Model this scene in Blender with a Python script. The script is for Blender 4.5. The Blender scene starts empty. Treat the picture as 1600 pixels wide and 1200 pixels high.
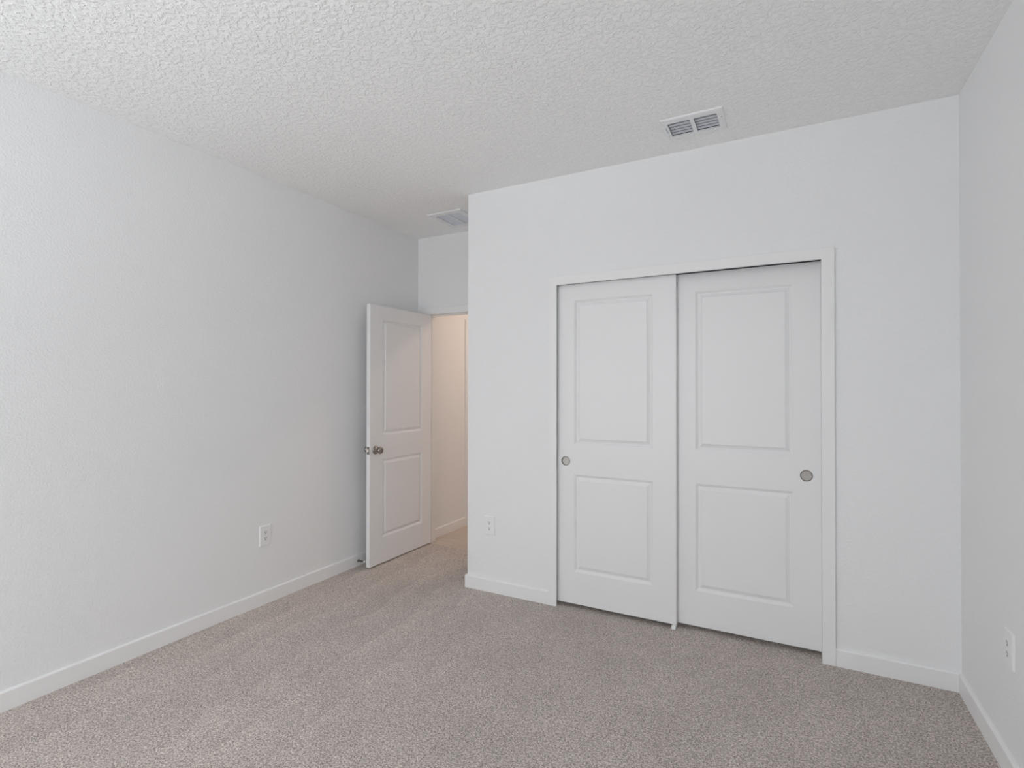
import bpy, bmesh, math, random
from mathutils import Vector, Matrix

# ------------------------------------------------------------------ camera, world, lights, exposure
scene = bpy.context.scene
COL = scene.collection
PI = math.pi

H = 2.743                      # ceiling height
CAM_H = 1.3878
XL, XA, XR = -2.982, -1.987, 0.694      # left wall, outside corner of the closet, right wall
YB, YD, YE = -1.40, 3.081, 3.787        # wall behind the camera, closet wall, entry wall
YW, PIT, ROL, F = -0.488475, 0.0076245, 0.0011909, 814.85

cam_data = bpy.data.cameras.new('camera')
cam_data.sensor_fit = 'HORIZONTAL'
cam_data.sensor_width = 36.0
cam_data.lens = 36.0 * F / 1600.0
cam_data.clip_start = 0.02
cam = bpy.data.objects.new('camera', cam_data)
COL.objects.link(cam)
_r = Vector((math.cos(YW), -math.sin(YW), 0)); _d = Vector((math.sin(YW), math.cos(YW), 0)); _u = Vector((0, 0, 1))
_d2 = _d * math.cos(PIT) + _u * math.sin(PIT); _u2 = _u * math.cos(PIT) - _d * math.sin(PIT)
_r3 = _r * math.cos(ROL) + _u2 * math.sin(ROL); _u3 = _u2 * math.cos(ROL) - _r * math.sin(ROL)
_m = Matrix((_r3, _u3, -_d2)).transposed().to_4x4()
_m.translation = Vector((0, 0, CAM_H))
cam.matrix_world = _m
scene.camera = cam

world = bpy.data.worlds.new('world')
scene.world = world
world.use_nodes = True
# overcast sky; dim horizon band and bright ground added to balance the room's light
SKY_W, LOW_W, BAND_W, GROUND_W = 6.8, 6.1, 5.3, 11.2
_t = world.node_tree; _bg = _t.nodes['Background']
_tc = _t.nodes.new('ShaderNodeTexCoord'); _sx = _t.nodes.new('ShaderNodeSeparateXYZ'); _cr = _t.nodes.new('ShaderNodeValToRGB')
_mr = _t.nodes.new('ShaderNodeMapRange'); _mr.inputs['From Min'].default_value = -1.0
_t.links.new(_tc.outputs['Generated'], _sx.inputs[0]); _t.links.new(_sx.outputs['Z'], _mr.inputs['Value']); _t.links.new(_mr.outputs[0], _cr.inputs['Fac'])
_e = _cr.color_ramp.elements
for _k, (_p, _c) in enumerate(((0.30, GROUND_W), (0.36, BAND_W), (0.50, BAND_W), (0.52, LOW_W), (0.66, LOW_W), (0.70, SKY_W))):
    _x = _e[_k] if _k < 2 else _e.new(_p)
    _x.position = _p; _x.color = (0.93 * _c / 20, 0.973 * _c / 20, 1.012 * _c / 20, 1)
_t.links.new(_cr.outputs['Color'], _bg.inputs['Color'])
_bg.inputs['Strength'].default_value = 20.0

WIN = (-2.50, -0.75, 0.50, 2.30)         # window in the wall behind the camera: x0, x1, z0, z1
pl = bpy.data.lights.new('daylight_portal', 'AREA')
pl.shape = 'RECTANGLE'; pl.size = WIN[1] - WIN[0]; pl.size_y = WIN[3] - WIN[2]
pl.cycles.is_portal = True
po = bpy.data.objects.new('daylight_portal', pl); COL.objects.link(po)
po.location = ((WIN[0] + WIN[1]) / 2, YB - 0.13, (WIN[2] + WIN[3]) / 2)
po.rotation_euler = (PI / 2, 0, 0)        # -Z of the lamp looks along +Y, into the room

def lamp(name, loc, watts, color, size):
    # the light of a flush ceiling lamp: a disc under its shade, shining down
    l = bpy.data.lights.new(name, 'AREA'); l.shape = 'DISK'; l.size = size; l.energy = watts; l.color = color
    o = bpy.data.objects.new(name, l); o.location = loc; COL.objects.link(o); return o
HALL_W = 10.2
lamp('hall_lamp_light', (-1.85, 4.85, H - 0.095), HALL_W, (1.0, 0.765, 0.61), 0.24)

vs = scene.view_settings
vs.view_transform = 'Standard'; vs.look = 'None'; vs.gamma = 1.0; vs.use_curve_mapping = False
vs.exposure = -0.03
scene.cycles.max_bounces = 16; scene.cycles.diffuse_bounces = 10
scene.cycles.sample_clamp_indirect = 8.0
scene.cycles.denoising_prefilter = 'NONE'

# ------------------------------------------------------------------ materials
def new_mat(name, color, rough=0.6, metal=0.0, spec=0.5):
    m = bpy.data.materials.new(name); m.use_nodes = True
    b = m.node_tree.nodes['Principled BSDF']
    b.inputs['Base Color'].default_value = (*color, 1); b.inputs['Roughness'].default_value = rough
    b.inputs['Metallic'].default_value = metal; b.inputs['Specular IOR Level'].default_value = spec
    return m
def nodes(m):
    t = m.node_tree; return t, t.nodes, t.links, t.nodes['Principled BSDF']
def noise(t, scale, detail=2.0, rough=0.5, dist=0.0, coord=None):
    n = t.nodes.new('ShaderNodeTexNoise'); n.inputs['Scale'].default_value = scale; n.inputs['Detail'].default_value = detail
    n.inputs['Roughness'].default_value = rough; n.inputs['Distortion'].default_value = dist
    if coord is not None: t.links.new(coord, n.inputs['Vector'])
    return n
def objcoord(t):
    return t.nodes.new('ShaderNodeTexCoord').outputs['Object']
def ramp(t, src, stops):
    r = t.nodes.new('ShaderNodeValToRGB'); e = r.color_ramp.elements
    e[0].position, e[0].color = stops[0][0], (*stops[0][1], 1)
    e[1].position, e[1].color = stops[1][0], (*stops[1][1], 1)
    for p, c in stops[2:]:
        x = e.new(p); x.color = (*c, 1)
    t.links.new(src, r.inputs['Fac']); return r
def bump(t, src, strength, dist, target, normal=None):
    b = t.nodes.new('ShaderNodeBump'); b.inputs['Strength'].default_value = strength; b.inputs['Distance'].default_value = dist
    t.links.new(src, b.inputs['Height'])
    if normal is not None: t.links.new(normal, b.inputs['Normal'])
    if target is not None: t.links.new(b.outputs['Normal'], target.inputs['Normal'])
    return b

def mat_wall(name, color):
    m = new_mat(name, color, 0.65, 0, 0.3); t, N, L, P = nodes(m); c = objcoord(t)
    n = noise(t, 115, 2.0, 0.5, 0.2, c)
    r = ramp(t, n.outputs['Fac'], [(0.42, (0, 0, 0)), (0.66, (1, 1, 1))])
    bump(t, r.outputs['Color'], 0.46, 0.0014, P)
    return m
def mat_ceiling():
    m = new_mat('knockdown_ceiling_paint', (0.92, 0.92, 0.915), 0.75, 0, 0.2); t, N, L, P = nodes(m); c = objcoord(t)
    n = noise(t, 50, 4.0, 0.6, 0.35, c)
    r = ramp(t, n.outputs['Fac'], [(0.44, (0, 0, 0)), (0.62, (1, 1, 1))])
    n2 = noise(t, 120, 2.0, 0.5, 0.0, c)
    b1 = bump(t, n2.outputs['Fac'], 0.4, 0.002, None)
    bump(t, r.outputs['Color'], 0.7, 0.0042, P, b1.outputs['Normal'])
    return m
def mat_carpet():
    m = new_mat('beige_carpet', (0.45, 0.4, 0.37), 0.95, 0, 0.1); t, N, L, P = nodes(m); c = objcoord(t)
    n = noise(t, 150, 3.0, 0.75, 0.2, c)
    tuft = N.new('ShaderNodeTexVoronoi'); tuft.inputs['Scale'].default_value = 225; tuft.inputs['Randomness'].default_value = 1.0; L.new(c, tuft.inputs['Vector'])
    tv = N.new('ShaderNodeSeparateColor'); L.new(tuft.outputs['Color'], tv.inputs[0])
    grain = N.new('ShaderNodeMath'); grain.operation = 'MULTIPLY_ADD'; L.new(tv.outputs[0], grain.inputs[0]); grain.inputs[1].default_value = 0.22; L.new(n.outputs['Fac'], grain.inputs[2])
    r = ramp(t, grain.outputs[0], [(0.42, (0.245, 0.213, 0.189)), (0.61, (0.56, 0.495, 0.455)), (0.80, (0.90, 0.81, 0.755))])
    def math_(op, a, b=None, clamp=False):
        q = N.new('ShaderNodeMath'); q.operation = op; q.use_clamp = clamp
        for k, v in enumerate((a, b)):
            if v is None: continue
            if isinstance(v, (int, float)): q.inputs[k].default_value = v
            else: L.new(v, q.inputs[k])
        return q.outputs[0]
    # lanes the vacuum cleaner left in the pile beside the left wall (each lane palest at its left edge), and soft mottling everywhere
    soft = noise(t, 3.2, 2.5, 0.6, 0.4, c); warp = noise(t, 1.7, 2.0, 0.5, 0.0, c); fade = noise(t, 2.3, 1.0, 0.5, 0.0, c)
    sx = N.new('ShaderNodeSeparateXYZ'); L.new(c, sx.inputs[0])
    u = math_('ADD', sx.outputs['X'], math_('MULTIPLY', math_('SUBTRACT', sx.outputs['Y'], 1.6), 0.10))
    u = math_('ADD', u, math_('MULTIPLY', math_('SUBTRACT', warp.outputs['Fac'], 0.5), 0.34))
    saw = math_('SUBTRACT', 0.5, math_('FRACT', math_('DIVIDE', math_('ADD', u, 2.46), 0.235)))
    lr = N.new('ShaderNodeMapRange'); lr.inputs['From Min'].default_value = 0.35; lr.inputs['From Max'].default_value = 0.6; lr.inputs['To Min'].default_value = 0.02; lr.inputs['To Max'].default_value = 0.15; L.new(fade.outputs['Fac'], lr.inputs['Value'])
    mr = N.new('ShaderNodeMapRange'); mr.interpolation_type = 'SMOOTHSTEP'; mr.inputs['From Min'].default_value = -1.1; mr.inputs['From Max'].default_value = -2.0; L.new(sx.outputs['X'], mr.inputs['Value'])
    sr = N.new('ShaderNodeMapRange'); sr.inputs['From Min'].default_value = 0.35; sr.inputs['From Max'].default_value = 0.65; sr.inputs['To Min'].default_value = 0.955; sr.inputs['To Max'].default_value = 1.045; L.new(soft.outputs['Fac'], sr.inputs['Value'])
    fac = math_('ADD', math_('MULTIPLY', math_('ADD', math_('MULTIPLY', saw, lr.outputs[0]), 0.06), mr.outputs[0]), sr.outputs[0])  # constant lift paints extra brightness into the under-lit left part of the carpet
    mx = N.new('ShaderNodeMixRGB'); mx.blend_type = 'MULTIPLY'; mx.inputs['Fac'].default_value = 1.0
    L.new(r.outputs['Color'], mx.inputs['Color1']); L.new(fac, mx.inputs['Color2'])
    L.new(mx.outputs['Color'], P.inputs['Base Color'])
    bump(t, grain.outputs[0], 0.85, 0.007, P)
    return m
def mat_vinyl():
    m = new_mat('tan_vinyl_plank', (0.5, 0.42, 0.35), 0.45); t, N, L, P = nodes(m); c = objcoord(t)
    mp = N.new('ShaderNodeMapping'); mp.inputs['Scale'].default_value = (1.5, 22, 1); L.new(c, mp.inputs['Vector'])
    n = noise(t, 3.0, 4.0, 0.6, 0.4, mp.outputs['Vector'])
    r = ramp(t, n.outputs['Fac'], [(0.3, (0.49, 0.42, 0.36)), (0.7, (0.63, 0.55, 0.48))])
    L.new(r.outputs['Color'], P.inputs['Base Color'])
    return m
def mat_trim(name, color, rough):
    m = new_mat(name, color, rough); t, N, L, P = nodes(m); c = objcoord(t)
    n = noise(t, 260, 2.0, 0.5, 0.0, c)
    bump(t, n.outputs['Fac'], 0.12, 0.0006, P)
    return m
def mat_metal(name, color, rough):
    m = new_mat(name, color, rough, 1.0); t, N, L, P = nodes(m); c = objcoord(t)
    n = noise(t, 300, 2.0, 0.5, 0.0, c)
    r = ramp(t, n.outputs['Fac'], [(0.3, (rough * 0.8,) * 3), (0.7, (rough * 1.2,) * 3)])
    L.new(r.outputs['Color'], P.inputs['Roughness'])
    return m
M = {
    'wall': mat_wall('white_wall_paint', (0.85, 0.855, 0.86)),
    'ceiling': mat_ceiling(),
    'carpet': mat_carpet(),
    'vinyl': mat_vinyl(),
    'trim': mat_trim('white_semi_gloss_trim', (0.855, 0.855, 0.855), 0.42),
    'door': mat_trim('white_door_paint', (0.835, 0.835, 0.84), 0.42),
    'plastic': mat_trim('white_plastic', (0.85, 0.85, 0.85), 0.35),
    'vent': mat_trim('white_enamelled_steel', (0.80, 0.81, 0.82), 0.4),
    'grille': mat_trim('grey_white_grille_enamel', (0.70, 0.72, 0.77), 0.4),
    'louver': mat_trim('grey_white_louver_enamel', (0.53, 0.555, 0.60), 0.4),
    'nickel': mat_metal('satin_nickel', (0.34, 0.31, 0.285), 0.26),
    'steel': mat_metal('dark_spring_steel', (0.22, 0.20, 0.17), 0.35),
    'nickel_light': mat_metal('brushed_nickel_cup', (0.47, 0.45, 0.425), 0.45),
    'nickel_ring': mat_metal('shaded_nickel_rim', (0.27, 0.255, 0.24), 0.35),  # dark bezel metal, with the recess wall's shadow put into its colour
    'dark': mat_trim('dark_slot', (0.05, 0.05, 0.05), 0.7),
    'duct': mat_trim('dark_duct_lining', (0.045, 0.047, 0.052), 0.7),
    'rubber': mat_trim('white_rubber', (0.82, 0.82, 0.80), 0.5),
}
def mat_pane():
    m = bpy.data.materials.new('window_glass'); m.use_nodes = True; t = m.node_tree
    t.nodes.remove(t.nodes['Principled BSDF'])
    a = t.nodes.new('ShaderNodeBsdfTransparent'); g = t.nodes.new('ShaderNodeBsdfGlossy'); g.inputs['Roughness'].default_value = 0.02
    x = t.nodes.new('ShaderNodeMixShader'); x.inputs['Fac'].default_value = 0.06
    t.links.new(a.outputs[0], x.inputs[1]); t.links.new(g.outputs[0], x.inputs[2])
    t.links.new(x.outputs[0], t.nodes['Material Output'].inputs['Surface']); return m
M['pane'] = mat_pane()
def mat_shade():
    m = new_mat('frosted_lamp_glass', (0.9, 0.88, 0.85), 0.4); P = m.node_tree.nodes['Principled BSDF']
    P.inputs['Emission Color'].default_value = (1, 0.93, 0.85, 1); P.inputs['Emission Strength'].default_value = 0.8
    return m
M['shade'] = mat_shade()

# ------------------------------------------------------------------ mesh helpers
def link(name, bm, mat, parent=None, smooth=False, bevel=0.0, segs=2):
    bmesh.ops.recalc_face_normals(bm, faces=bm.faces[:])
    me = bpy.data.meshes.new(name); bm.to_mesh(me); bm.free()
    me.materials.append(mat)
    o = bpy.data.objects.new(name, me); COL.objects.link(o)
    if parent is not None: o.parent = parent
    if smooth:
        for p in me.polygons: p.use_smooth = True
    if bevel:
        b = o.modifiers.new('edge', 'BEVEL'); b.width = bevel; b.segments = segs; b.limit_method = 'ANGLE'; b.angle_limit = math.radians(55)
    return o
def empty(name, loc, rz=0.0):
    o = bpy.data.objects.new(name, None); o.location = loc; o.rotation_euler = (0, 0, rz); o.empty_display_size = 0.05
    COL.objects.link(o); return o
def tag(o, label=None, cat=None, group=None, kind=None):
    if label: o['label'] = label
    if cat: o['category'] = cat
    if group: o['group'] = group
    if kind: o['kind'] = kind
    return o
def box(bm, x0, x1, y0, y1, z0, z1, mtx=None):
    v = [bm.verts.new(Vector(p)) for p in ((x0, y0, z0), (x1, y0, z0), (x1, y1, z0), (x0, y1, z0), (x0, y0, z1), (x1, y0, z1), (x1, y1, z1), (x0, y1, z1))]
    if mtx is not None:
        for a in v: a.co = mtx @ a.co
    for f in ((0, 3, 2, 1), (4, 5, 6, 7), (0, 1, 5, 4), (1, 2, 6, 5), (2, 3, 7, 6), (3, 0, 4, 7)):
        bm.faces.new([v[i] for i in f])
def prism(bm, poly, axis, a0, a1):
    """poly in the two other axes (in x, y, z order), pushed along axis from a0 to a1"""
    def P(u, v, a):
        return Vector({0: (a, u, v), 1: (u, a, v), 2: (u, v, a)}[axis])
    A = [bm.verts.new(P(u, v, a0)) for u, v in poly]; B = [bm.verts.new(P(u, v, a1)) for u, v in poly]
    n = len(poly)
    bm.faces.new(A); bm.faces.new(B)
    for i in range(n): bm.faces.new((A[i], A[(i + 1) % n], B[(i + 1) % n], B[i]))
def slab(axis, a0, a1, u, v, holes=()):
    """solid slab with rectangular through-holes; u, v ranges in the other two axes"""
    us = sorted({u[0], u[1], *[q for h in holes for q in h[:2]]}); us = [q for q in us if u[0] <= q <= u[1]]
    vs_ = sorted({v[0], v[1], *[q for h in holes for q in h[2:]]}); vs_ = [q for q in vs_ if v[0] <= q <= v[1]]
    def solid(i, j):
        if not (0 <= i < len(us) - 1 and 0 <= j < len(vs_) - 1): return False
        cu, cv = (us[i] + us[i + 1]) / 2, (vs_[j] + vs_[j + 1]) / 2
        return not any(h[0] < cu < h[1] and h[2] < cv < h[3] for h in holes)
    bm = bmesh.new(); cache = {}
    def V(i, j, k):
        if (i, j, k) not in cache:
            a, b, c = us[i], vs_[j], (a0, a1)[k]
            cache[i, j, k] = bm.verts.new({0: (c, a, b), 1: (a, c, b), 2: (a, b, c)}[axis])
        return cache[i, j, k]
    for i in range(len(us) - 1):
        for j in range(len(vs_) - 1):
            if not solid(i, j): continue
            for k in (0, 1): bm.faces.new((V(i, j, k), V(i + 1, j, k), V(i + 1, j + 1, k), V(i, j + 1, k)))
            if not solid(i - 1, j): bm.faces.new((V(i, j, 0), V(i, j + 1, 0), V(i, j + 1, 1), V(i, j, 1)))
            if not solid(i + 1, j): bm.faces.new((V(i + 1, j, 0), V(i + 1, j + 1, 0), V(i + 1, j + 1, 1), V(i + 1, j, 1)))
            if not solid(i, j - 1): bm.faces.new((V(i, j, 0), V(i + 1, j, 0), V(i + 1, j, 1), V(i, j, 1)))
            if not solid(i, j + 1): bm.faces.new((V(i, j + 1, 0), V(i + 1, j + 1, 0), V(i + 1, j + 1, 1), V(i, j + 1, 1)))
    return bm
def lathe(bm, prof, origin=(0, 0, 0), axis='Y', n=40):
    """prof: (radius, along) pairs spun about the axis"""
    o = Vector(origin); rings = []
    for r, a in prof:
        ring = []
        for k in range(n):
            t = 2 * PI * k / n; c, s = r * math.cos(t), r * math.sin(t)
            ring.append(o + Vector({'Y': (c, a, s), 'Z': (c, s, a), 'X': (a, c, s)}[axis]))
        rings.append([bm.verts.new(p) for p in ring] if r > 1e-6 else [bm.verts.new(ring[0])])
    for A, B in zip(rings, rings[1:]):
        for k in range(n):
            k2 = (k + 1) % n
            if len(A) == 1 and len(B) == 1: continue
            if len(A) == 1: bm.faces.new((A[0], B[k], B[k2]))
            elif len(B) == 1: bm.faces.new((A[k], A[k2], B[0]))
            else: bm.faces.new((A[k], A[k2], B[k2], B[k]))
    for R in (rings[0], rings[-1]):
        if len(R) > 2: bm.faces.new(R)
def struct(name, bm, mat, label, cat='wall', **k):
    return tag(link(name, bm, mat, **k), label, cat, kind='structure')

# ------------------------------------------------------------------ the room shell
T = 0.115
CO = (-1.345, 0.1465, 2.075)              # closet opening: x0, x1, top
EJ0, EJ1, EJT = -2.867, -2.097, 2.0435    # entry jamb faces and head
HX = -2.932                               # hall wall
HD = (4.55, 5.32)                         # door opening in the hall wall

V1 = (-0.549, -0.311, 2.714, 2.870)       # supply vent duct opening
V2 = (-2.452, -2.238, 3.335, 3.590)       # return grille opening

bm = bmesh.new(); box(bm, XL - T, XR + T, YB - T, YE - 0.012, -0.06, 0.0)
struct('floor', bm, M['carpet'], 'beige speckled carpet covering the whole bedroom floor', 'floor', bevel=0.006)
bm = bmesh.new(); box(bm, XL - T, XA + 0.6, YE - 0.012, 6.2, -0.08, -0.018)
struct('hall_floor', bm, M['vinyl'], 'tan plank floor of the hallway beyond the open door', 'floor')
struct('ceiling', slab(2, H, H + 0.1, (XL - T, XR + T), (YB - T, 6.2), [V1, V2]), M['ceiling'], 'white knockdown textured ceiling', 'ceiling')
struct('wall_left', slab(0, XL - T, XL, (YB - T, YE + T), (0, H)), M['wall'], 'long white wall on the left with one outlet', 'wall')
struct('wall_right', slab(0, XR, XR + T, (YB - T, YD + 0.72), (0, H)), M['wall'], 'white wall at the right edge beside the closet', 'wall')
struct('wall_closet', slab(1, YD, YD + T, (XA, XR), (0, H), [(CO[0], CO[1], 0, CO[2])]), M['wall'], 'white wall around the sliding closet doors', 'wall')
struct('wall_alcove', slab(0, XA, XA + T, (YD + T, YE), (0, H)), M['wall'], 'return wall running from the closet corner to the entry', 'wall')
struct('wall_closet_back', slab(1, YD + 0.72, YD + 0.72 + T, (XA + T, XR + T), (0, H)), M['wall'], 'back wall inside the closet', 'wall')
struct('wall_entry', slab(1, YE, YE + T, (XL, XA + 0.6), (-0.018, H), [(EJ0 - 0.018, EJ1 + 0.018, -0.018, EJT + 0.018)]), M['wall'], 'short white wall above and around the open entry door', 'wall')
struct('wall_back', slab(1, YB - T, YB, (XL, XR), (0, H), [WIN]), M['wall'], 'wall behind the viewer with the window', 'wall')
struct('wall_hall', slab(0, HX - T, HX, (YE + T, 6.2), (-0.018, H), [(HD[0], HD[1], -0.018, 2.03)]), M['wall'], 'hallway wall glowing warm beyond the open door', 'wall')
struct('wall_hall_side', slab(0, XA + 0.5, XA + 0.6, (YE + T, 6.2), (-0.018, H)), M['wall'], 'far side wall of the hallway', 'wall')
struct('wall_hall_end', slab(1, 6.1, 6.2, (HX, XA + 0.5), (-0.018, H)), M['wall'], 'end wall of the hallway', 'wall')

# window behind the camera
w = tag(empty('window_1', ((WIN[0] + WIN[1]) / 2, YB, WIN[2])), 'white framed window in the wall behind the viewer', 'window', kind='structure')
def wbox(name, mat, *boxes):
    b = bmesh.new()
    for q in boxes: box(b, *q)
    return link(name, b, mat, w, bevel=0.002)
hw, hh = (WIN[1] - WIN[0]) / 2, WIN[3] - WIN[2]
wbox('window_frame', M['trim'], (-hw, -hw + 0.05, -0.09, -0.03, 0, hh), (hw - 0.05, hw, -0.09, -0.03, 0, hh), (-hw + 0.05, hw - 0.05, -0.09, -0.03, 0, 0.05),
     (-hw + 0.05, hw - 0.05, -0.09, -0.03, hh - 0.05, hh), (-0.03, 0.03, -0.085, -0.035, 0.05, hh - 0.05))
wbox('window_sill', M['trim'], (-hw - 0.03, hw + 0.03, -0.03, 0.04, -0.022, 0.0))
wbox('pane', M['pane'], (-hw + 0.05, -0.03, -0.062, -0.058, 0.05, hh - 0.05)); wbox('pane', M['pane'], (0.03, hw - 0.05, -0.062, -0.058, 0.05, hh - 0.05))

# ------------------------------------------------------------------ baseboards and casings
BH, BT = 0.087, 0.0135
def base_profile(s):       # s: direction the board grows from the wall (u), height (v)
    return [(0, 0), (s * BT, 0), (s * BT, BH - 0.006), (s * (BT - 0.003), BH - 0.0015), (s * (BT - 0.006), BH), (0, BH)]
def base_y(name, x, s, y0, y1, label, z=0.0):     # along Y, on a wall at x
    bm = bmesh.new(); prism(bm, [(x + u, v + z) for u, v in base_profile(s)], 1, y0, y1)
    return struct(name, bm, M['trim'], label, 'baseboard')
def base_x(name, y, s, x0, x1, label, z=0.0):
    bm = bmesh.new(); prism(bm, [(y + u, v + z) for u, v in base_profile(s)], 0, x0, x1)
    return struct(name, bm, M['trim'], label, 'baseboard')
base_y('baseboard_left', XL, 1, YB, YE, 'white baseboard along the long left wall')
base_y('baseboard_right', XR, -1, YB, YD - BT, 'white baseboard along the right wall')
base_x('baseboard_closet_left', YD, -1, XA - BT, -1.3685, 'short white baseboard between closet corner and closet casing')
base_x('baseboard_closet_right', YD, -1, 0.2025, XR, 'short white baseboard right of the closet casing')
base_y('baseboard_alcove', XA, -1, YD, YE - BT, 'white baseboard around the closet corner towards the entry')
base_x('baseboard_entry', YE, -1, XL + BT, EJ0 - 0.066, 'stub of white baseboard behind the open door')
base_x('baseboard_back', YB, 1, XL + BT, XR - BT, 'white baseboard under the window')
base_y('baseboard_hall', HX, 1, YE + T, 4.487, 'white baseboard along the hallway wall', -0.018)

CW, CT = 0.058, 0.018
def casing(axis, wall, s, a0, a1, top, z0, width=CW):
    """flat mitred casing round an opening a0..a1 x top; s: side it stands out on"""
    bm = bmesh.new()
    for poly in ([(a0 - width, z0), (a0, z0), (a0, top), (a0 - width, top + width)],
                 [(a1, z0), (a1 + width, z0), (a1 + width, top + width), (a1, top)],
                 [(a0, top), (a1, top), (a1 + width, top + width), (a0 - width, top + width)]):
        prism(bm, poly, axis, wall, wall + s * CT)
    bmesh.ops.remove_doubles(bm, verts=bm.verts[:], dist=1e-5)
    # drop the doubled inner mitre faces
    seen = {}
    for f in bm.faces[:]:
        k = tuple(sorted(v.index for v in f.verts)) if False else tuple(sorted(round(c, 4) for v in f.verts for c in v.co))
        if k in seen: bmesh.ops.delete(bm, geom=[f, seen[k]], context='FACES_ONLY')
        else: seen[k] = f
    return bm
struct('trim_1', casing(1, YD, -1, -1.3095, 0.1445, 2.0435, 0.0), M['trim'], 'flat white casing around the sliding closet doors', 'door trim', bevel=0.003)
struct('trim_2', casing(1, YE, -1, EJ0 - 0.006, EJ1 + 0.006, EJT, 0.0, CW), M['trim'], 'flat white casing around the open entry doorway', 'door trim', bevel=0.003)
struct('trim_3', casing(0, HX, 1, HD[0] - 0.004, HD[1] + 0.004, 2.034, -0.018), M['trim'], 'white casing of the closed door along the hallway', 'door trim', bevel=0.003)
# entry jamb with its stop
bm = bmesh.new()
box(bm, EJ0 - 0.018, EJ0, YE, YE + T, -0.018, EJT); box(bm, EJ1, EJ1 + 0.018, YE, YE + T, -0.018, EJT); box(bm, EJ0 - 0.018, EJ1 + 0.018, YE, YE + T, EJT, EJT + 0.018)
box(bm, EJ0, EJ0 + 0.010, YE + 0.040, YE + 0.075, -0.018, EJT - 0.010); box(bm, EJ1 - 0.010, EJ1, YE + 0.040, YE + 0.075, -0.018, EJT - 0.010)
box(bm, EJ0, EJ1, YE + 0.040, YE + 0.075, EJT - 0.010, EJT)
struct('trim_4', bm, M['trim'], 'white jamb lining the open entry doorway', 'door jamb', bevel=0.0015)
# closet head track and side jambs
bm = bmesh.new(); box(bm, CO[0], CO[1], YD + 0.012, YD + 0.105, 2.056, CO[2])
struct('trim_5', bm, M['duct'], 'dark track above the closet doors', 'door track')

# ------------------------------------------------------------------ two panel doors
RINGS = [(0.0, 0.0), (0.0015, 0.0016), (0.0045, 0.0026), (0.0135, 0.0118), (0.0180, 0.0122), (0.0345, 0.0042), (0.0365, 0.0008)]
def door_mesh(w, h, t, px0, px1, panels, holes=()):
    """front at y=0 facing -Y, back at y=t; holes: (x, z, radius) cups bored in the front"""
    bm = bmesh.new()
    rects = [('panel', px0, px1, z0, z1) for z0, z1 in panels]
    hs = [('hole', x - 0.040, x + 0.040, z - 0.040, z + 0.040, r) for x, z, r in holes]
    for side in (0, 1):
        def P(x, z, d): return (x, d if side == 0 else t - d, z)
        rr = rects + (hs if side == 0 else [])
        xs = sorted({0.0, w, *[q for r in rr for q in r[1:3]]}); zs = sorted({0.0, h, *[q for r in rr for q in r[3:5]]})
        for i in range(len(xs) - 1):
            for j in range(len(zs) - 1):
                cx, cz = (xs[i] + xs[i + 1]) / 2, (zs[j] + zs[j + 1]) / 2
                if any(r[1] < cx < r[2] and r[3] < cz < r[4] for r in rr): continue
                bm.faces.new([bm.verts.new(P(x, z, 0)) for x, z in ((xs[i], zs[j]), (xs[i + 1], zs[j]), (xs[i + 1], zs[j + 1]), (xs[i], zs[j + 1]))])
        for r in rr:
            x0, x1, z0, z1 = r[1:5]
            if r[0] == 'panel':
                loops = [[bm.verts.new(P(x, z, d)) for x, z in ((x0 + o, z0 + o), (x1 - o, z0 + o), (x1 - o, z1 - o), (x0 + o, z1 - o))] for o, d in RINGS]
            else:
                cx, cz, rad = (x0 + x1) / 2, (z0 + z1) / 2, r[5]; sq, ci, cd = [], [], []
                for k in range(32):
                    a = 2 * PI * k / 32; c, s = math.cos(a), math.sin(a); q = 0.040 / max(abs(c), abs(s))
                    sq.append(bm.verts.new(P(cx + q * c, cz + q * s, 0))); ci.append(bm.verts.new(P(cx + rad * c, cz + rad * s, 0))); cd.append(bm.verts.new(P(cx + rad * c, cz + rad * s, 0.014)))
                loops = [sq, ci, cd]
            for A, B in zip(loops, loops[1:]):
                n = len(A)
                for k in range(n): bm.faces.new((A[k], A[(k + 1) % n], B[(k + 1) % n], B[k]))
            bm.faces.new(loops[-1])
    E_ = [(0, 0), (w, 0), (w, h), (0, h)]
    for (xa, za), (xb, zb) in zip(E_, E_[1:] + E_[:1]):
        bm.faces.new([bm.verts.new(p) for p in ((xa, 0, za), (xb, 0, zb), (xb, t, zb), (xa, t, za))])
    bmesh.ops.remove_doubles(bm, verts=bm.verts[:], dist=1e-5)
    return bm
PANELS = [(0.201, 0.815), (1.005, 1.918)]
def finger_pull(door, x, z):
    bm = bmesh.new()
    lathe(bm, [(0.0248, 0.0082), (0.0255, 0.0), (0.0264, -0.0020), (0.0292, -0.0020), (0.0300, -0.0002), (0.0300, 0.0006), (0.0262, 0.0006), (0.0262, 0.0105), (0.0248, 0.0105)], (x, 0, z), 'Y', 48)
    o = link('finger_pull', bm, M['nickel_ring'], door); o['label'] = 'round recessed nickel finger pull'
    bm = bmesh.new(); lathe(bm, [(0.0, 0.0078), (0.0215, 0.0078), (0.0247, 0.0074), (0.0247, 0.0100), (0.0, 0.0100)], (x, 0, z), 'Y', 48)
    d_ = link('cup', bm, M['nickel_light'], o); d_['label'] = 'paler brushed cup'
    return o

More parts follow.
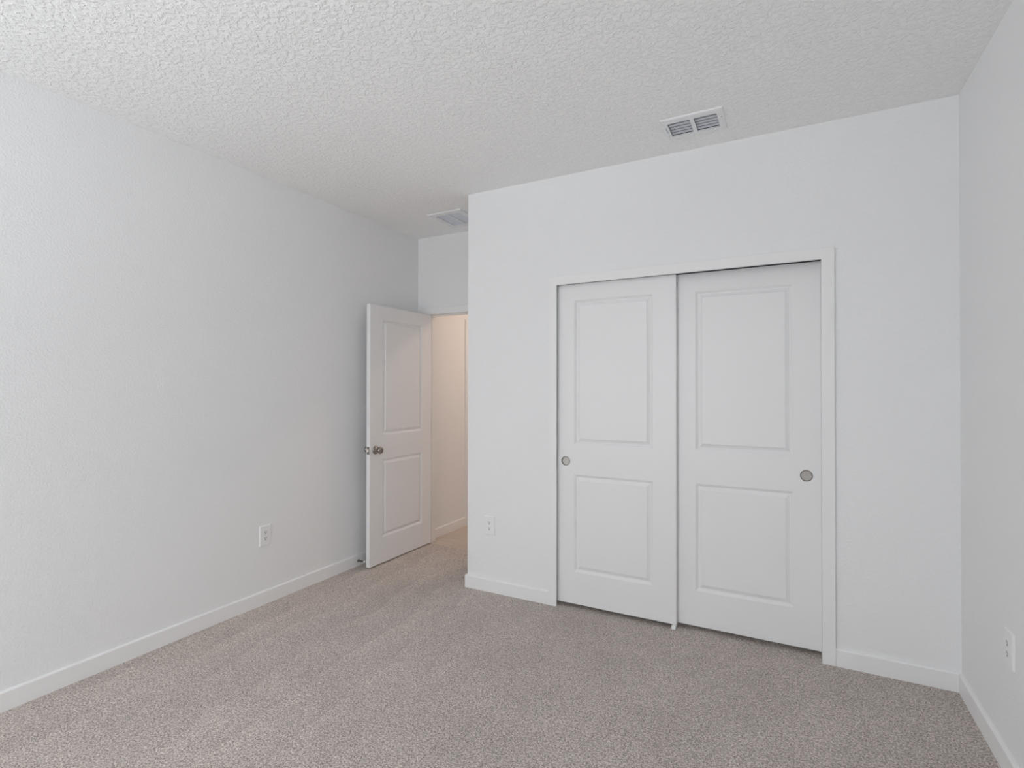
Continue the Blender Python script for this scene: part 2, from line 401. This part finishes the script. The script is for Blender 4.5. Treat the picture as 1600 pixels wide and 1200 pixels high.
d = link('door_2', door_mesh(0.7385, 2.0195, 0.035, 0.1130, 0.6075, PANELS, [(0.0564, 0.897, 0.0266)]), M['door'], bevel=0.0018)
d.location = (-1.3155, YD + 0.020, 0.0265)
tag(d, 'front sliding closet door, the narrower left one overlapping its neighbour', 'door', 'sliding closet doors', 'structure')
finger_pull(d, 0.0564, 0.897)
d = link('door_3', door_mesh(0.7530, 2.0235, 0.035, 0.1305, 0.6265, PANELS, [(0.6857, 0.903, 0.0266)]), M['door'], bevel=0.0018)
d.location = (-0.6070, YD + 0.060, 0.0265)
tag(d, 'rear sliding closet door, set back on the right behind its neighbour', 'door', 'sliding closet doors', 'structure')
finger_pull(d, 0.6857, 0.903)

# open entry door, hinged on the left jamb
DT, DW = 0.035, 0.762
d = link('door_1', door_mesh(DW, 2.0215, DT, 0.130, 0.624, PANELS), M['door'], bevel=0.0018)
d.location = (-2.860, 3.778, 0.0115); d.rotation_euler = (0, 0, math.radians(-90.6))
tag(d, 'white two panel entry door standing open against the left wall', 'door', kind='structure')
KX, KZ = DW - 0.0605, 0.8945
for s, y0 in ((1, DT), (-1, 0.0)):
    bm = bmesh.new()
    lathe(bm, [(0.0, y0 + s * 0.0), (0.0325, y0), (0.0325, y0 + s * 0.004), (0.029, y0 + s * 0.008), (0.0150, y0 + s * 0.011), (0.0115, y0 + s * 0.016), (0.0112, y0 + s * 0.028), (0.0135, y0 + s * 0.032), (0.0225, y0 + s * 0.037),
               (0.0268, y0 + s * 0.045), (0.0272, y0 + s * 0.052), (0.0245, y0 + s * 0.059), (0.0175, y0 + s * 0.0635), (0.008, y0 + s * 0.0655), (0.0, y0 + s * 0.066)], (KX, 0, KZ), 'Y', 40)
    o = link('door_knob', bm, M['nickel'], d, smooth=True); o['label'] = 'satin nickel round door knob'
bm = bmesh.new(); box(bm, DW - 0.0005, DW + 0.0012, DT / 2 - 0.0125, DT / 2 + 0.0125, KZ - 0.0285, KZ + 0.0285)
lp = link('latch_plate', bm, M['nickel'], d, bevel=0.0006); lp['label'] = 'nickel latch plate in the door edge'
bm = bmesh.new(); prism(bm, [(DW + 0.001, DT / 2 - 0.008), (DW + 0.012, DT / 2 - 0.008), (DW + 0.003, DT / 2 + 0.008), (DW + 0.001, DT / 2 + 0.008)], 2, KZ - 0.010, KZ + 0.010)
link('latch_bolt', bm, M['nickel'], lp)
for z in (0.20, 1.02, 1.84):
    bm = bmesh.new(); lathe(bm, [(0.0, z - 0.046), (0.006, z - 0.045), (0.006, z + 0.045), (0.0, z + 0.046)], (-0.004, -0.006, 0), 'Z', 16); box(bm, -0.0022, -0.0002, -0.002, DT - 0.006, z - 0.044, z + 0.044)
    o = link('hinge', bm, M['nickel'], d); o['label'] = 'nickel butt hinge'
# closed door along the hallway, backed by an added strip that blocks light leaks
bm = bmesh.new(); q0, q1 = HX - 0.095, HX - 0.0705
box(bm, q0, q1, HD[0], HD[0] + 0.016, -0.018, 2.03); box(bm, q0, q1, HD[1] - 0.016, HD[1], -0.018, 2.03); box(bm, q0, q1, HD[0] + 0.016, HD[1] - 0.016, 2.012, 2.03); box(bm, q0, q1, HD[0] + 0.016, HD[1] - 0.016, -0.018, 0.004)
struct('hall_gap_strip', bm, M['trim'], 'added white strip closing light gaps behind the hallway door', 'light gap strip')
d = link('door_4', door_mesh(HD[1] - HD[0] - 0.008, 2.034, DT, 0.130, HD[1] - HD[0] - 0.138, PANELS), M['door'], bevel=0.0018)
d.location = (HX - 0.035, HD[0] + 0.004, -0.010); d.rotation_euler = (0, 0, PI / 2)
tag(d, 'closed white door in the hallway wall beyond the open door', 'door', kind='structure')

# floor guide between the closet doors
bm = bmesh.new()
box(bm, -0.602, -0.580, YD + 0.012, YD + 0.100, 0.0, 0.004)
for y in (YD + 0.013, YD + 0.0555, YD + 0.0965): box(bm, -0.602, -0.580, y, y + 0.0035, 0.003, 0.024)
tag(link('door_guide', bm, M['plastic'], bevel=0.001), 'small white plastic floor guide between the two closet doors', 'door guide')

# ------------------------------------------------------------------ outlets
PW, PH, PT = 0.0800, 0.1280, 0.0072
def outlet_parts():
    root = empty('wall_outlet', (0, 0, 0))
    bm = bmesh.new()              # plate faces -Y, back on y=0
    a, b = PW / 2, PH / 2; q = 0.004
    lo = [[(x * (a - i), -d, z * (b - i)) for x, z in ((-1, -1), (1, -1), (1, 1), (-1, 1))] for i, d in ((0, 0), (0, 0.0030), (0.0015, 0.0052), (q, PT))]
    L_ = [[bm.verts.new(p) for p in r] for r in lo]
    for A, B in zip(L_, L_[1:]):
        for k in range(4): bm.faces.new((A[k], A[(k + 1) % 4], B[(k + 1) % 4], B[k]))
    bm.faces.new(L_[0]); bm.faces.new(L_[-1])
    link('cover_plate', bm, M['plastic'], root)
    for s in (1, -1):
        zc = s * 0.0195; bm = bmesh.new()
        pts = []
        for k in range(40):       # round face cut flat at the top and the bottom
            t = 2 * PI * k / 40; pts.append((0.0172 * math.cos(t), zc + max(-0.0142, min(0.0142, 0.0172 * math.sin(t)))))
        prism(bm, pts, 1, -PT + 0.001, -PT - 0.0016)
        r = link('receptacle', bm, M['plastic'], root, bevel=0.0005)
        bm = bmesh.new(); y = -PT - 0.0016
        box(bm, -0.0078, -0.0046, y - 0.0004, y + 0.001, zc - 0.0008, zc + 0.0084); box(bm, 0.0047, 0.0077, y - 0.0004, y + 0.001, zc + 0.0002, zc + 0.0076)
        lathe(bm, [(0.0, y - 0.0004), (0.0036, y - 0.0004), (0.0036, y + 0.001), (0.0, y + 0.001)], (0, 0, zc - 0.0068), 'Y', 14)
        o = link('slot', bm, M['dark'], r); o['label'] = 'dark plug slots'
    bm = bmesh.new(); lathe(bm, [(0.0, -PT - 0.0012), (0.0026, -PT - 0.0008), (0.0030, -PT + 0.0005), (0.0, -PT + 0.0008)], (0, 0, 0), 'Y', 16)
    link('screw', bm, M['plastic'], root, smooth=True)
    return root
def copy_tree(o, parent=None):
    c = o.copy(); COL.objects.link(c)
    if parent is not None: c.parent = parent
    for ch in list(o.children): copy_tree(ch, c)
    return c
first = outlet_parts()
OUT = [((XL, 2.2235, 0.4385), PI / 2, 'white duplex outlet on the long left wall, left of the open door'),
       ((-1.807, YD, 0.4490), 0.0, 'white duplex outlet between the closet corner and the closet doors'),
       ((XR, 2.481, 0.4600), -PI / 2, 'white duplex outlet on the right wall, seen nearly edge on')]
for i, (loc, rz, lab) in enumerate(OUT):
    o = first if i == 0 else copy_tree(first)
    o.location = loc; o.rotation_euler = (0, 0, rz)
    tag(o, lab, 'outlet', 'white wall outlets')

# ------------------------------------------------------------------ ceiling vents
def plate_with_holes(x0, x1, y0, y1, z, thick, holes, rim=0.010, lip=0.003):
    """steel face plate hung under z; holes with rounded corners, edges turned up to the ceiling"""
    bm = bmesh.new()
    xs = sorted({x0 + rim, x1 - rim, *[q for h in holes for q in h[:2]]}); ys = sorted({y0 + rim, y1 - rim, *[q for h in holes for q in h[2:]]})
    zb = z - thick
    def quad(*p): bm.faces.new([bm.verts.new(q) for q in p])
    for i in range(len(xs) - 1):
        for j in range(len(ys) - 1):
            cx, cy = (xs[i] + xs[i + 1]) / 2, (ys[j] + ys[j + 1]) / 2
            if any(h[0] < cx < h[1] and h[2] < cy < h[3] for h in holes): continue
            quad((xs[i], ys[j], zb), (xs[i + 1], ys[j], zb), (xs[i + 1], ys[j + 1], zb), (xs[i], ys[j + 1], zb))
    for h in holes:
        hx0, hx1, hy0, hy1 = h; r = 0.009
        corners = [(hx0, hy0, hx0 + r, hy0 + r, PI), (hx1, hy0, hx1 - r, hy0 + r, 1.5 * PI), (hx1, hy1, hx1 - r, hy1 - r, 0.0), (hx0, hy1, hx0 + r, hy1 - r, 0.5 * PI)]
        loop = []
        for cx, cy, ox, oy, a0 in corners:
            arc = [(ox + r * math.cos(a0 + k * PI / 12), oy + r * math.sin(a0 + k * PI / 12)) for k in range(7)]
            bm.faces.new([bm.verts.new((cx, cy, zb))] + [bm.verts.new((a, b, zb)) for a, b in arc]); loop += arc
        for k in range(len(loop)):
            (ax, ay), (bx, by) = loop[k], loop[(k + 1) % len(loop)]
            quad((ax, ay, zb), (bx, by, zb), (bx, by, z - 0.0005), (ax, ay, z - 0.0005))
    O = [[(x0 + i, y0 + i, zz), (x1 - i, y0 + i, zz), (x1 - i, y1 - i, zz), (x0 + i, y1 - i, zz)] for i, zz in ((rim, zb), (0.002, zb + lip), (0.0, z))]
    for A, B in zip(O, O[1:]):
        for k in range(4): quad(A[k], A[(k + 1) % 4], B[(k + 1) % 4], B[k])
    bmesh.ops.remove_doubles(bm, verts=bm.verts[:], dist=1e-5)
    return bm
def duct_bm(x0, x1, y0, y1, z0, z1):
    bm = bmesh.new(); box(bm, x0, x1, y0, y1, z0, z1)
    bmesh.ops.delete(bm, geom=[f for f in bm.faces if abs(f.calc_center_median().z - z0) < 1e-6], context='FACES_ONLY')
    return bm
def louver_bm(x0, x1, y0, y1, z, n, ang, chord, thick=0.0012):
    bm = bmesh.new()
    for k in range(n):
        yc = y0 + (k + 0.5) * (y1 - y0) / n
        m = Matrix.Translation((0, yc, z)) @ Matrix.Rotation(ang, 4, 'X')
        # a blade with a slight curl across its chord
        for a, b, dz0, dz1 in ((-0.5, -0.17, -0.10, 0.03), (-0.17, 0.17, 0.03, 0.03), (0.17, 0.5, 0.03, -0.10)):
            v = [bm.verts.new(m @ Vector((x, t * chord, dz * chord + th))) for th in (0, thick) for x, t, dz in ((x0, a, dz0), (x1, a, dz0), (x1, b, dz1), (x0, b, dz1))]
            for f in ((0, 3, 2, 1), (4, 5, 6, 7), (0, 1, 5, 4), (1, 2, 6, 5), (2, 3, 7, 6), (3, 0, 4, 7)): bm.faces.new([v[i] for i in f])
    return bm
def screw_bm(x, y, z):
    bm = bmesh.new(); lathe(bm, [(0.0, z - 0.0016), (0.0028, z - 0.0012), (0.0036, z), (0.0, z + 0.0004)], (x, y, 0), 'Z', 16); return bm

vx, vy = -0.4285, 2.790
v = tag(empty('ceiling_vent', (vx, vy, H)), 'small white ceiling register with two banks of louvers above the closet', 'vent')
hA = (-0.1205, -0.0105, -0.0745, 0.0785); hB = (0.0085, 0.1180, -0.0745, 0.0785)
link('frame', plate_with_holes(-0.1495, 0.1495, -0.1165, 0.1165, 0.0, 0.008, [hA, hB]), M['vent'], v)
for h in (hA, hB):
    link('louver_bank', louver_bm(h[0], h[1], h[2] + 0.002, h[3] - 0.002, 0.004, 5, math.radians(-7), 0.0195, 0.0014), M['louver'], v)
o = link('duct', duct_bm(hA[0], hB[1], hA[2], hA[3], 0.0005, 0.095), M['duct'], v); o['label'] = 'dark duct behind the louvers'
bm = bmesh.new(); box(bm, -0.1345, -0.1310, -0.036, 0.018, -0.012, -0.004); o = link('damper_lever', bm, M['louver'], v)
for sx in (-1, 1): link('screw', screw_bm(sx * 0.136, -0.030 if sx > 0 else 0.06, -0.008), M['nickel_light'], v)

gx, gy = -2.345, 3.4625
g = tag(empty('return_air_grille', (gx, gy, H)), 'square white return air grille on the ceiling near the entry door', 'vent')
hA = (-0.107, -0.005, -0.1275, 0.1275); hB = (0.005, 0.107, -0.1275, 0.1275)
link('frame', plate_with_holes(-0.157, 0.157, -0.1795, 0.1795, 0.0, 0.009, [hA, hB]), M['vent'], g)
for h in (hA, hB):
    link('louver_bank', louver_bm(h[0], h[1], h[2], h[3], 0.003, 17, math.radians(-40), 0.0185, 0.001), M['grille'], g)
o = link('duct', duct_bm(hA[0], hB[1], hA[2], hA[3], 0.0005, 0.095), M['duct'], g); o['label'] = 'dark duct behind the grille'
for sx in (-1, 1): link('screw', screw_bm(sx * 0.135, 0.0, -0.009), M['nickel_light'], g)

# ------------------------------------------------------------------ spring door stop on the left baseboard
s = tag(empty('door_stop', (XL + BT, 3.036, 0.042)), 'spring door stop on the left baseboard behind the open door', 'door stop')
bm = bmesh.new(); lathe(bm, [(0.0, -0.0005), (0.0105, -0.0005), (0.0105, 0.003), (0.007, 0.008), (0.0, 0.008)], (0, 0, 0), 'X', 24)
link('base', bm, M['steel'], s, smooth=False)
bm = bmesh.new(); n, turns, R0, r0, L0 = 14, 15, 0.0058, 0.0013, 0.052; prev = None
for k in range(turns * n + 1):
    t = 2 * PI * k / n; c = Vector((0.007 + L0 * k / (turns * n), R0 * math.cos(t), R0 * math.sin(t)))
    rad = Vector((0, math.cos(t), math.sin(t))); ring = [bm.verts.new(c + r0 * (math.cos(q) * rad + math.sin(q) * Vector((1, 0, 0)))) for q in [2 * PI * j / 6 for j in range(6)]]
    if prev:
        for j in range(6): bm.faces.new((prev[j], prev[(j + 1) % 6], ring[(j + 1) % 6], ring[j]))
    prev = ring
link('spring', bm, M['steel'], s, smooth=True)
bm = bmesh.new(); lathe(bm, [(0.0, 0.057), (0.0068, 0.057), (0.0075, 0.060), (0.0075, 0.068), (0.0055, 0.072), (0.0, 0.073)], (0, 0, 0), 'X', 24)
o = link('tip', bm, M['rubber'], s, smooth=True); o['label'] = 'white rubber tip'

# ------------------------------------------------------------------ ceiling lamps (just out of frame in the bedroom, and out of view in the hall)
for i, (x, y, lab) in enumerate(((-1.15, 0.88, 'round flush mounted lamp in the middle of the bedroom ceiling'), (-1.85, 4.85, 'round flush mounted lamp on the hallway ceiling'))):
    c = tag(empty('ceiling_light', (x, y, H)), lab, 'ceiling light')
    bm = bmesh.new(); lathe(bm, [(0.0, 0.0), (0.125, 0.0), (0.125, -0.022), (0.118, -0.026), (0.0, -0.026)], (0, 0, 0), 'Z', 40); link('base', bm, M['nickel_light'], c)
    bm = bmesh.new(); lathe(bm, [(0.115, -0.026), (0.112, -0.045), (0.095, -0.068), (0.060, -0.084), (0.0, -0.090)], (0, 0, 0), 'Z', 40); link('lamp_shade', bm, M['shade'], c, smooth=True)
